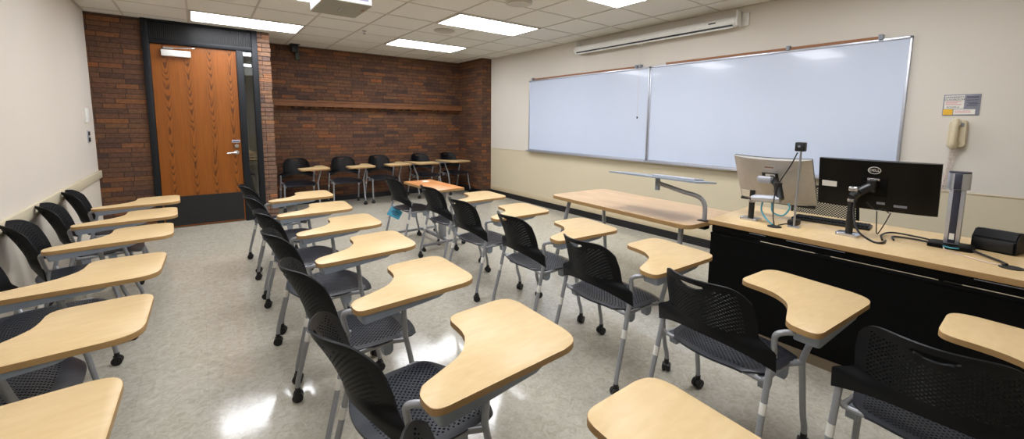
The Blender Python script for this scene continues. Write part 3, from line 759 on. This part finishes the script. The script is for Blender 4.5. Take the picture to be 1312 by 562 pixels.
bm = bmesh.new(); cyl(bm, (0, 0, 0.09), (0, 0, 0.43), 0.026); from_bm('gas_stem', bm, M['steel'], tc_, angle=50)
bm = bmesh.new()
for k in range(5):
    a_ = k * 2 * PI / 5 + 0.3; tube(bm, [(0, 0, 0.11), (0.14 * math.cos(a_), 0.14 * math.sin(a_), 0.10), (0.27 * math.cos(a_), 0.27 * math.sin(a_), 0.075)], 0.017)
from_bm('star_base', bm, M['black'], tc_, angle=50)
for k in range(5):
    a_ = k * 2 * PI / 5 + 0.3; c = link('caster', CASTER, None, tc_); c.location = (0.27 * math.cos(a_), 0.27 * math.sin(a_), 0)
r0 = place(0, 1.99, 4.66, 2, 'armless black chair with a blue paper tag on its rear leg', 'armless chair')
# blue tag hanging from its rear leg
tg = empty('paper_tag', (1.845, 4.815, 0.362)); tag(tg, 'crumpled light blue paper tag hanging on the rear leg of the armless chair', 'tag')
bm = bmesh.new(); n = 8
gr = [[bm.verts.new(((i / n - 0.5) * 0.13, 0.006 * math.sin(i * 1.3) + 0.004 * math.cos(j * 1.7), (j / n - 0.5) * 0.09)) for j in range(n + 1)] for i in range(n + 1)]
for i in range(n):
    for j in range(n): bm.faces.new((gr[i][j], gr[i + 1][j], gr[i + 1][j + 1], gr[i][j + 1]))
bmesh.ops.solidify(bm, geom=bm.faces[:], thickness=0.001)
o = from_bm('tag_card', bm, M['blue'], tg, angle=60); o.rotation_euler = (math.radians(-8), math.radians(30), math.radians(-21)); o.scale = (1.2, 1, 1.2)
for q_ in ((-0.03, 0.03, 0.012, 0.018), (-0.04, 0.035, -0.002, 0.004), (-0.02, 0.03, -0.018, -0.012)):
    m_ = boxobj('ink_line', (q_[0], q_[1], -0.0115, -0.0108, q_[2], q_[3]), M['ink'], o)
bm = bmesh.new(); tube(bm, [(-0.035, 0, 0.03), (-0.045, 0.02, 0.06), (-0.02, 0.01, 0.085)], 0.0015, seg=6); from_bm('tag_string', bm, M['cord'], tg)

# ------------------------------------------------------------------ long table with reading arm
tb = empty('long_table', (3.19, 2.33, 0), math.radians(-2.5)); tag(tb, 'long wooden table with rounded corners below the whiteboards, behind the desk row', 'table')
bm = bmesh.new(); prism(bm, rounded([(-0.385, -0.775, 0.09), (0.385, -0.775, 0.09), (0.385, 0.775, 0.09), (-0.385, 0.775, 0.09)]), 0.708, 0.74, 1, 0, bev=0.003)
from_bm('tabletop', bm, [M['table'], M['mapleedge']], tb, angle=40)
for sx in (-1, 1):
    for sy in (-1, 1):
        bm = bmesh.new(); tube(bm, [(sx * 0.24, sy * 0.63, 0.70), (sx * 0.37, sy * 0.69, 0.05)], 0.019, seg=14, smoothpath=False); lg = from_bm('leg', bm, M['steel'], tb, angle=50)
        bm = bmesh.new(); cyl(bm, (sx * 0.37, sy * 0.69, 0.0), (sx * 0.37, sy * 0.69, 0.06), 0.024, 16); from_bm('foot_cap', bm, M['black'], lg, angle=50)
bm = bmesh.new()
for sy in (-1, 1): box(bm, -0.29, 0.29, sy * 0.60 - 0.025, sy * 0.60 + 0.025, 0.68, 0.708)
box(bm, -0.02, 0.02, -0.6, 0.6, 0.68, 0.708); from_bm('apron_bar', bm, M['steel'], tb)
ra = empty('reading_shelf', (3.03, 1.60, 0.74)); tag(ra, 'thin grey shelf on a bent steel arm clamped to the long table', 'shelf arm')
bm = bmesh.new(); tube(bm, [(0, -0.01, -0.06), (0, -0.01, 0.0), (0, -0.01, 0.09), (-0.005, 0.005, 0.15), (-0.02, 0.05, 0.185), (-0.045, 0.14, 0.205), (-0.06, 0.25, 0.230), (-0.07, 0.35, 0.252)], 0.017, seg=14)
from_bm('bent_arm', bm, M['steel'], ra, angle=50)
bm = bmesh.new(); cyl(bm, (-0.07, 0.36, 0.195), (-0.07, 0.36, 0.291), 0.020, 16); from_bm('pivot', bm, M['bracket'], ra, angle=50)
bm = bmesh.new(); box(bm, -0.035, 0.035, -0.035, 0.03, -0.06, -0.034, bev=0.004); box(bm, -0.035, 0.035, -0.035, -0.028, -0.06, 0.004, bev=0.002); box(bm, -0.035, 0.035, -0.035, 0.03, 0.0, 0.006, bev=0.002); from_bm('table_clamp', bm, M['black'], ra, angle=40)
sh = empty('shelf_plate', (-0.055, 0.37, 0.292)); sh.parent = ra; sh.rotation_euler = (0, math.radians(5.5), 0)
bm = bmesh.new(); prism(bm, rounded([(-0.13, -0.405, 0.02), (0.17, -0.405, 0.02), (0.17, 0.41, 0.02), (-0.13, 0.41, 0.02)]), 0, 0.012, bev=0.002); from_bm('plate_panel', bm, M['bracket'], sh, angle=40)
boxobj('rest_pad', (-0.02, 0.13, -0.32, 0.05, 0.012, 0.026), M['alu'], sh, bev=0.003)

# ------------------------------------------------------------------ orange side table
ot = empty('side_table', (2.235, 4.575, 0), math.radians(1.5)); tag(ot, 'small orange wooden table on a grey wheeled H-shaped base beside the tagged chair', 'table')
bm = bmesh.new(); prism(bm, rounded([(-0.185, -0.43, 0.015), (0.19, -0.43, 0.015), (0.19, 0.43, 0.015), (-0.185, 0.43, 0.015)]), 0.685, 0.712, 1, 0, bev=0.002); from_bm('tabletop', bm, [M['orange'], M['mapleedge']], ot, angle=40)
bm = bmesh.new(); prism(bm, rounded([(0.02, -0.19, 0.01), (0.08, -0.19, 0.01), (0.08, -0.09, 0.01), (0.02, -0.09, 0.01)], 3), 0.09, 0.685); from_bm('column', bm, M['steel'], ot, angle=40)
bm = bmesh.new()
for y_ in (-0.30, 0.42): box(bm, -0.29, 0.27, y_ - 0.014, y_ + 0.014, 0.055, 0.085, bev=0.004)
box(bm, 0.03, 0.065, -0.30, 0.42, 0.055, 0.09, bev=0.004); from_bm('base_rail', bm, M['steel'], ot, angle=40)
for x_ in (-0.275, 0.25):
    for y_ in (-0.30, 0.42):
        c = link('wheel', CASTER, None, ot); c.location = (x_, y_, 0); c.scale = (0.8, 0.8, 0.75)
o = boxobj('paper_slip', (2.24, 2.32, 4.83, 4.93, 0.712, 0.7135), M['label']); tag(o, 'small white slip of paper lying on the orange table', 'paper')

# ------------------------------------------------------------------ instructor desk
DZ = 0.785
dk = empty('instructor_desk', (3.31, 0.5, 0)); tag(dk, 'long instructor desk with black front panel and maple top', 'desk')
bm = bmesh.new(); o4 = [(-0.40, -1.45, 0.0), (0.50, -1.45, 0.0), (0.46, 1.06, 0.012), (-0.395, 1.0, 0.012)]
prism(bm, rounded(o4, 4), DZ - 0.03, DZ, 1, 0, bev=0.002); from_bm('desktop', bm, [M['maple'], M['mapleedge']], dk, angle=40)
boxobj('front_panel', (-0.375, -0.355, -1.43, 0.985, 0.07, 0.69), M['blackm'], dk)
boxobj('top_rail', [(-0.365, -0.345, -1.43, 0.985, 0.70, 0.755), (-0.383, -0.355, -1.43, 0.985, 0.676, 0.694)], M['blackm'], dk, bev=0.002)
for y_ in (-1.43, -0.2, 0.965): boxobj('side_panel', (-0.355, 0.42, y_, y_ + 0.02, 0.07, 0.755), M['blackm'], dk)
boxobj('plinth', (-0.37, 0.32, -1.42, 0.975, 0.0, 0.07), M['ply'], dk)
for a_, b_ in ((-0.55, -0.30), (0.20, 0.50), (0.62, 0.72)): boxobj('hinge_strip', (-0.386, -0.38, a_, b_, 0.742, 0.746), M['greyprint'], dk)

def grommet(x, y, label):
    bm = bmesh.new(); cyl(bm, (0, 0, 0), (0, 0, 0.005), 0.042, 28); o = from_bm('cable_grommet', bm, M['black'], angle=40); o.location = (x, y, DZ); tag(o, label, 'cable grommet', 'round black desk grommets')
grommet(3.07, 1.125, 'black round desk grommet under the silver monitor arm'); grommet(3.13, 0.10, 'black round desk grommet at the right, by the loudspeaker')

# silver monitor (back towards the room)
def monitor(name, loc, rz, w, h, curve, tilt, mats, label):
    r = empty(name, loc, rz); tag(r, label, 'monitor')
    body = empty('monitor_head', (0, 0, 0)); body.parent = r; body.rotation_euler = (0, tilt, 0)
    bm = bmesh.new(); n = 20
    def pt(i, z_, dx):
        s = i / n * 2 - 1
        return Vector((dx - curve * s * s, s * w / 2, z_))
    # shell: front (screen side, +x) and back (towards -x) with thickness thinner at rim
    for i in range(n):
        for zz0, zz1 in ((-h / 2, h / 2),):
            s0 = i / n * 2 - 1; s1 = (i + 1) / n * 2 - 1
            b0, b1 = -0.012 - 0.018 * (1 - s0 ** 4), -0.012 - 0.018 * (1 - s1 ** 4)
            v = [pt(i, zz0, b0), pt(i + 1, zz0, b1), pt(i + 1, zz1, b1), pt(i, zz1, b0), pt(i, zz0, 0.0), pt(i + 1, zz0, 0.0), pt(i + 1, zz1, 0.0), pt(i, zz1, 0.0)]
            vs = [bm.verts.new(q_) for q_ in v]
            for q_ in ((0, 1, 2, 3), (4, 7, 6, 5), (0, 4, 5, 1), (3, 2, 6, 7)): bm.faces.new([vs[k] for k in q_])
            if i == 0: bm.faces.new([vs[k] for k in (0, 3, 7, 4)])
            if i == n - 1: bm.faces.new([vs[k] for k in (1, 5, 6, 2)])
    bmesh.ops.remove_doubles(bm, verts=bm.verts, dist=1e-5)
    from_bm('back_shell', bm, mats[0], body, angle=30)
    bm = bmesh.new()
    for i in range(n):
        v = [pt(i, -h / 2, 0.0), pt(i + 1, -h / 2, 0.0), pt(i + 1, h / 2, 0.0), pt(i, h / 2, 0.0)]
        v += [q_ + Vector((0.010, 0, 0)) for q_ in v]
        vs = [bm.verts.new(q_) for q_ in v]
        for q_ in ((0, 1, 2, 3), (4, 7, 6, 5), (0, 4, 5, 1), (3, 2, 6, 7)): bm.faces.new([vs[k] for k in q_])
        if i == 0: bm.faces.new([vs[k] for k in (0, 3, 7, 4)])
        if i == n - 1: bm.faces.new([vs[k] for k in (1, 5, 6, 2)])
    bmesh.ops.remove_doubles(bm, verts=bm.verts, dist=1e-5)
    from_bm('screen_bezel', bm, M['black'], body, angle=30)
    return r, body

m1, h1 = monitor('computer_monitor', (3.385, 1.275, 1.065), math.radians(-2), 0.52, 0.368, -0.018, math.radians(-26), (M['silver'],), 'silver-backed curved monitor on a clamp arm at the left of the desk')
boxobj('vesa_recess', (-0.034, -0.028, -0.055, 0.055, 0.0, 0.075), M['black'], h1, bev=0.002)
boxobj('rating_label', (-0.0355, -0.0335, -0.035, 0.03, 0.045, 0.068), M['label'], h1)
boxobj('corner_sticker', (-0.0225, -0.018, 0.165, 0.235, -0.165, -0.105), M['label'], h1)
boxobj('lower_bezel', (-0.018, 0.012, -0.255, 0.255, -0.198, -0.184), M['black'], h1)
boxobj('brand_mark', (-0.0315, -0.0298, -0.03, 0.03, 0.118, 0.126), M['cork'], h1)

m2, h2 = monitor('computer_monitor', (3.36, 0.69, 1.104), math.radians(1.5), 0.578, 0.310, 0.0, math.radians(-9), (M['glossblack'],), 'black-backed monitor with a round maker badge, right of the silver one')
boxobj('vesa_plate', (-0.036, -0.028, -0.065, 0.065, -0.065, 0.055), M['blackm'], h2, bev=0.002)
boxobj('silver_clasp', (-0.040, -0.034, -0.03, 0.03, 0.035, 0.05), M['chrome'], h2, bev=0.002)
boxobj('asset_sticker', (-0.0285, -0.012, 0.185, 0.265, -0.03, 0.005), M['label'], h2)
bm = bmesh.new(); pts = [(-0.0305, 0.030 * math.cos(a), 0.098 + 0.021 * math.sin(a)) for a in [2 * PI * k / 32 for k in range(33)]]; tube(bm, pts, 0.0019, seg=6, smoothpath=False); from_bm('badge_ring', bm, M['label'], h2, angle=60)
text('badge_lettering', 'DELL', 0.0225, M['label'], h2, rx(-0.0306, 0.0, 0.098))
boxobj('port_cover', [(-0.0315, -0.029, -0.06, -0.02, -0.115, -0.10), (-0.0315, -0.029, -0.16, -0.10, -0.122, -0.108)], M['greyprint'], h2)
# monitor arms
def mon_arm(base, path, headpos, label):
    r = empty('monitor_arm', base); tag(r, label, 'monitor arm')
    B_ = Vector(base)
    bm = bmesh.new(); prism(bm, rounded([(-0.05, -0.06, 0.02), (0.05, -0.06, 0.02), (0.05, 0.06, 0.02), (-0.05, 0.06, 0.02)]), 0, 0.016, bev=0.004)
    from_bm('clamp_base', bm, M['chrome'], r, angle=40)
    top = path[0]
    bm = bmesh.new(); cyl(bm, (0, 0, 0.016), (0, 0, Vector(top).z - B_.z), 0.019, 20); from_bm('post', bm, M['black'], r, angle=40)
    bm = bmesh.new(); cyl(bm, (0, 0, Vector(top).z - B_.z - 0.03), (0, 0, Vector(top).z - B_.z - 0.012), 0.025, 20); from_bm('post_collar', bm, M['chrome'], r, angle=40)
    for i in range(len(path) - 1):
        a, b = Vector(path[i]) - B_, Vector(path[i + 1]) - B_
        bm = bmesh.new(); tube(bm, [a, a.lerp(b, 0.5), b], 0.026, seg=12, smoothpath=False)
        from_bm('arm_segment', bm, M['alu'] if mats_[i] else M['black'], r, angle=50)
    a = Vector(path[-1]) - B_
    bm = bmesh.new(); cyl(bm, a + Vector((0, 0, -0.035)), a + Vector((0, 0, 0.035)), 0.024, 18); cyl(bm, a, Vector(headpos) - B_, 0.02, 16)
    from_bm('tilt_head', bm, M['black'], r, angle=40)
    return r
mats_ = [1, 0]
a1 = mon_arm((3.17, 1.32, DZ), [(3.17, 1.32, 0.945), (3.17, 1.14, 0.960), (3.20, 1.17, 1.035)], (3.335, 1.265, 1.085), 'chrome and black clamp arm holding the silver monitor')
bm = bmesh.new(); cyl(bm, (0, 0, 0.17), (0, 0, 0.215), 0.018); from_bm('post_cap', bm, M['black'], a1, angle=40)
bm = bmesh.new(); box(bm, 0.07, 0.12, -0.085, 0.01, 0.265, 0.315, bev=0.01); from_bm('silver_knuckle', bm, M['alu'], a1, angle=40)
mats_ = [0, 0]
a2 = mon_arm((3.227, 0.763, DZ), [(3.227, 0.763, 1.03), (3.24, 0.74, 1.06), (3.29, 0.69, 1.10)], (3.325, 0.685, 1.103), 'black clamp arm holding the black monitor')
bm = bmesh.new(); box(bm, -0.02, 0.03, -0.03, 0.02, 0.28, 0.31, bev=0.008); from_bm('elbow_cap', bm, M['chrome'], a2, angle=40)

# camera on a rod
cr_ = empty('desk_camera', (3.17, 1.045, DZ)); tag(cr_, 'little black camera on a tall thin steel rod standing on the desk', 'camera')
bm = bmesh.new(); cyl(bm, (0, 0, 0.004), (0, -0.004, 0.51), 0.0065, 14); from_bm('rod', bm, M['steel'], cr_, angle=50)
bm = bmesh.new(); prism(bm, rounded([(-0.025, -0.035, 0.01), (0.025, -0.035, 0.01), (0.025, 0.035, 0.01), (-0.025, 0.035, 0.01)], 3), 0, 0.006); from_bm('foot_plate', bm, M['alu'], cr_, angle=40)
bm = bmesh.new(); box(bm, -0.024, 0.03, -0.027, 0.027, 0.512, 0.572, bev=0.006); from_bm('camera_body', bm, M['black'], cr_, angle=40)
bm = bmesh.new(); cyl(bm, (-0.024, 0.0, 0.545), (-0.029, 0.0, 0.545), 0.008, 16); from_bm('camera_lens', bm, M['greyprint'], cr_, angle=40)
def cable(pts, r, mat, label, name='cable', grp='desk cables'):
    bm = bmesh.new(); tube(bm, pts, r, seg=8, n=6); o = from_bm(name, bm, mat, angle=60); tag(o, label, 'cable', grp); return o
cable([(3.175, 1.062, 1.288), (3.175, 1.095, 1.20), (3.165, 1.15, 1.08), (3.15, 1.17, 0.98), (3.10, 1.15, 0.86), (3.075, 1.13, 0.797)], 0.004, M['black'], 'black cable sloping from the rod camera down past the monitor arm')
cable([(3.20, 1.26, 0.93), (3.16, 1.25, 0.87), (3.12, 1.20, 0.82), (3.075, 1.14, 0.797)], 0.0055, M['teal'], 'teal cable drooping from the silver arm to the left grommet')
cable([(3.195, 1.20, 0.93), (3.17, 1.18, 0.865), (3.18, 1.12, 0.85), (3.20, 1.09, 0.90), (3.20, 1.10, 0.935)], 0.0055, M['teal'], 'teal cable loop hanging under the silver arm')
cable([(3.09, 1.11, 0.797), (3.14, 1.08, 0.805), (3.19, 1.05, 0.793), (3.24, 1.07, 0.798)], 0.004, M['black'], 'short black cable from the left grommet to the black adapter')
ad = boxobj('power_adapter', (3.20, 3.30, 1.045, 1.10, DZ, DZ + 0.038), M['black'], bev=0.01); tag(ad, 'small black adapter block on the desk under the silver monitor', 'adapter')
kb = empty('keyboard', (3.52, 0.94, DZ), math.radians(6)); tag(kb, 'black keyboard lying on the desk below the monitors', 'keyboard')
boxobj('key_tray', (-0.07, 0.07, -0.22, 0.22, 0.0, 0.018), M['black'], kb, bev=0.004)
bm = bmesh.new()
for i in range(5):
    for j in range(21): box(bm, -0.058 + i * 0.024, -0.038 + i * 0.024, -0.21 + j * 0.02, -0.193 + j * 0.02, 0.018, 0.025)
from_bm('keys', bm, M['blackm'], kb)
# cables round the black arm and the gooseneck
cable([(3.21, 0.745, 1.02), (3.19, 0.74, 0.93), (3.14, 0.70, 0.84), (3.13, 0.63, 0.795), (3.14, 0.585, 0.793), (3.22, 0.585, 0.793)], 0.006, M['black'], 'thick black cable hanging down the black monitor arm')
cable([(3.27, 0.70, 1.00), (3.28, 0.66, 0.96), (3.27, 0.62, 0.97), (3.31, 0.60, 0.945)], 0.003, M['black'], 'thin black cable hanging just below the black monitor')
cable([(3.33, 0.66, 0.945), (3.33, 0.655, 0.86), (3.345, 0.65, 0.80), (3.34, 0.62, 0.87), (3.33, 0.595, 0.945)], 0.003, M['black'], 'thin black V of cable under the middle of the black monitor')
cable([(3.22, 0.60, 0.794), (3.36, 0.63, 0.797), (3.47, 0.60, 0.800), (3.48, 0.48, 0.796), (3.43, 0.38, 0.794), (3.38, 0.34, 0.800)], 0.0055, M['black'], 'coiled black cable along the rear of the desk, upper strand')
cable([(3.28, 0.56, 0.793), (3.38, 0.58, 0.793), (3.41, 0.50, 0.793), (3.39, 0.42, 0.793), (3.36, 0.36, 0.795)], 0.0055, M['black'], 'coiled black cable along the rear of the desk, lower strand')
cable([(3.37, 0.31, 0.80), (3.34, 0.26, 0.80), (3.28, 0.20, 0.795), (3.20, 0.14, 0.795), (3.14, 0.115, 0.797)], 0.006, M['black'], 'black cable running from the upright reader to the right grommet')
cable([(3.34, 0.36, 0.80), (3.27, 0.34, 0.79), (3.19, 0.25, 0.789), (3.14, 0.17, 0.789), (3.135, 0.13, 0.79)], 0.0025, M['cord'], 'thin pale cable curving across the desk front')
cable([(3.36, 0.36, 0.80), (3.32, 0.36, 0.80), (3.30, 0.32, 0.80), (3.33, 0.29, 0.80), (3.36, 0.30, 0.80)], 0.004, M['teal'], 'short teal cable loop at the foot of the upright reader')
# upright document reader
dc = empty('document_reader', (3.385, 0.335, DZ)); tag(dc, 'upright silver and dark column-shaped document camera on the desk', 'document camera')
bm = bmesh.new(); prism(bm, rounded([(-0.07, -0.09, 0.02), (0.07, -0.09, 0.02), (0.07, 0.09, 0.02), (-0.07, 0.09, 0.02)]), 0, 0.022, bev=0.004); from_bm('base', bm, M['blackm'], dc, angle=40)
boxobj('silver_column', (-0.018, 0.02, -0.032, 0.032, 0.022, 0.40), M['alu'], dc, bev=0.005)
boxobj('dark_inlay', (-0.0205, -0.016, -0.015, 0.015, 0.03, 0.41), plain('navy_plastic', srgb(44, 48, 66), 0.4), dc, bev=0.001)
boxobj('head_inlay', (-0.040, -0.036, -0.015, 0.015, 0.337, 0.424), bpy.data.materials['navy_plastic'], dc, bev=0.001)
boxobj('port_label', (-0.022, -0.020, -0.010, 0.010, 0.05, 0.085), M['label'], dc)
bm = bmesh.new(); cyl(bm, (0.008, 0, 0.335), (0.008, 0, 0.425), 0.046, 32, mi=0); cyl(bm, (0.008, 0, 0.425), (0.008, 0, 0.434), 0.044, 32, mi=1)
from_bm('round_head', bm, [M['alu'], bpy.data.materials['navy_plastic']], dc, angle=40)
# loudspeaker (wedge)
sp_ = empty('desk_speaker', (3.52, 0.17, DZ), math.radians(-12)); tag(sp_, 'black wedge-shaped loudspeaker lying at the right end of the desk', 'speaker')
bm = bmesh.new(); pr = [(-0.075, 0.0), (0.075, 0.0), (0.075, 0.105), (-0.035, 0.12), (-0.075, 0.075)]
a = [bm.verts.new((x_, -0.085, z_)) for x_, z_ in pr]; b = [bm.verts.new((x_, 0.085, z_)) for x_, z_ in pr]
bm.faces.new(a); bm.faces.new(b)
for i in range(5): bm.faces.new((a[i], a[(i + 1) % 5], b[(i + 1) % 5], b[i]))
bmesh.ops.bevel(bm, geom=bm.edges[:], offset=0.006, segments=2, affect='EDGES')
from_bm('speaker_cabinet', bm, M['blackm'], sp_, angle=40)
boxobj('speaker_grille', (-0.079, -0.074, -0.075, 0.075, 0.01, 0.068), M['black'], sp_, bev=0.002)

# ------------------------------------------------------------------ world, camera, view
w = bpy.data.worlds.new('world'); SC.world = w; w.use_nodes = True
w.node_tree.nodes['Background'].inputs['Color'].default_value = (0.05, 0.05, 0.055, 1)
w.node_tree.nodes['Background'].inputs['Strength'].default_value = 0.3
# unseen area light added to brighten the corridor behind the sidelight
ld = bpy.data.lights.new('corridor_fill', 'AREA'); ld.energy = 7; ld.size = 0.5; lo_ = bpy.data.objects.new('corridor_fill', ld); COL.objects.link(lo_); lo_.location = (-0.1, 8.5, H - 0.03)

F_, CY, yaw, pitch, roll, CH = 531.5693, 217.1437, math.radians(36.9578), math.radians(6.3996), math.radians(0.5679), 1.4642
fw = Vector((math.sin(yaw) * math.cos(pitch), math.cos(yaw) * math.cos(pitch), -math.sin(pitch)))
rt = Vector((math.cos(yaw), -math.sin(yaw), 0)); up = rt.cross(fw)
rt2 = rt * math.cos(roll) + up * math.sin(roll); up2 = up * math.cos(roll) - rt * math.sin(roll)
cd = bpy.data.cameras.new('camera'); cam = bpy.data.objects.new('camera', cd); COL.objects.link(cam)
mw = Matrix((rt2, up2, -fw)).transposed().to_4x4(); mw.translation = (0, 0, CH); cam.matrix_world = mw
cd.sensor_width = 36; cd.lens = F_ * 36 / 1312; cd.shift_y = -(281 - CY) / 1312; cd.clip_start = 0.02
SC.camera = cam
SC.view_settings.view_transform = 'Standard'; SC.view_settings.look = 'None'; SC.view_settings.gamma = 1; SC.view_settings.use_curve_mapping = False
SC.view_settings.exposure = 0.10
SC.cycles.max_bounces = 8; SC.cycles.diffuse_bounces = 5
SC.cycles.use_denoising = True
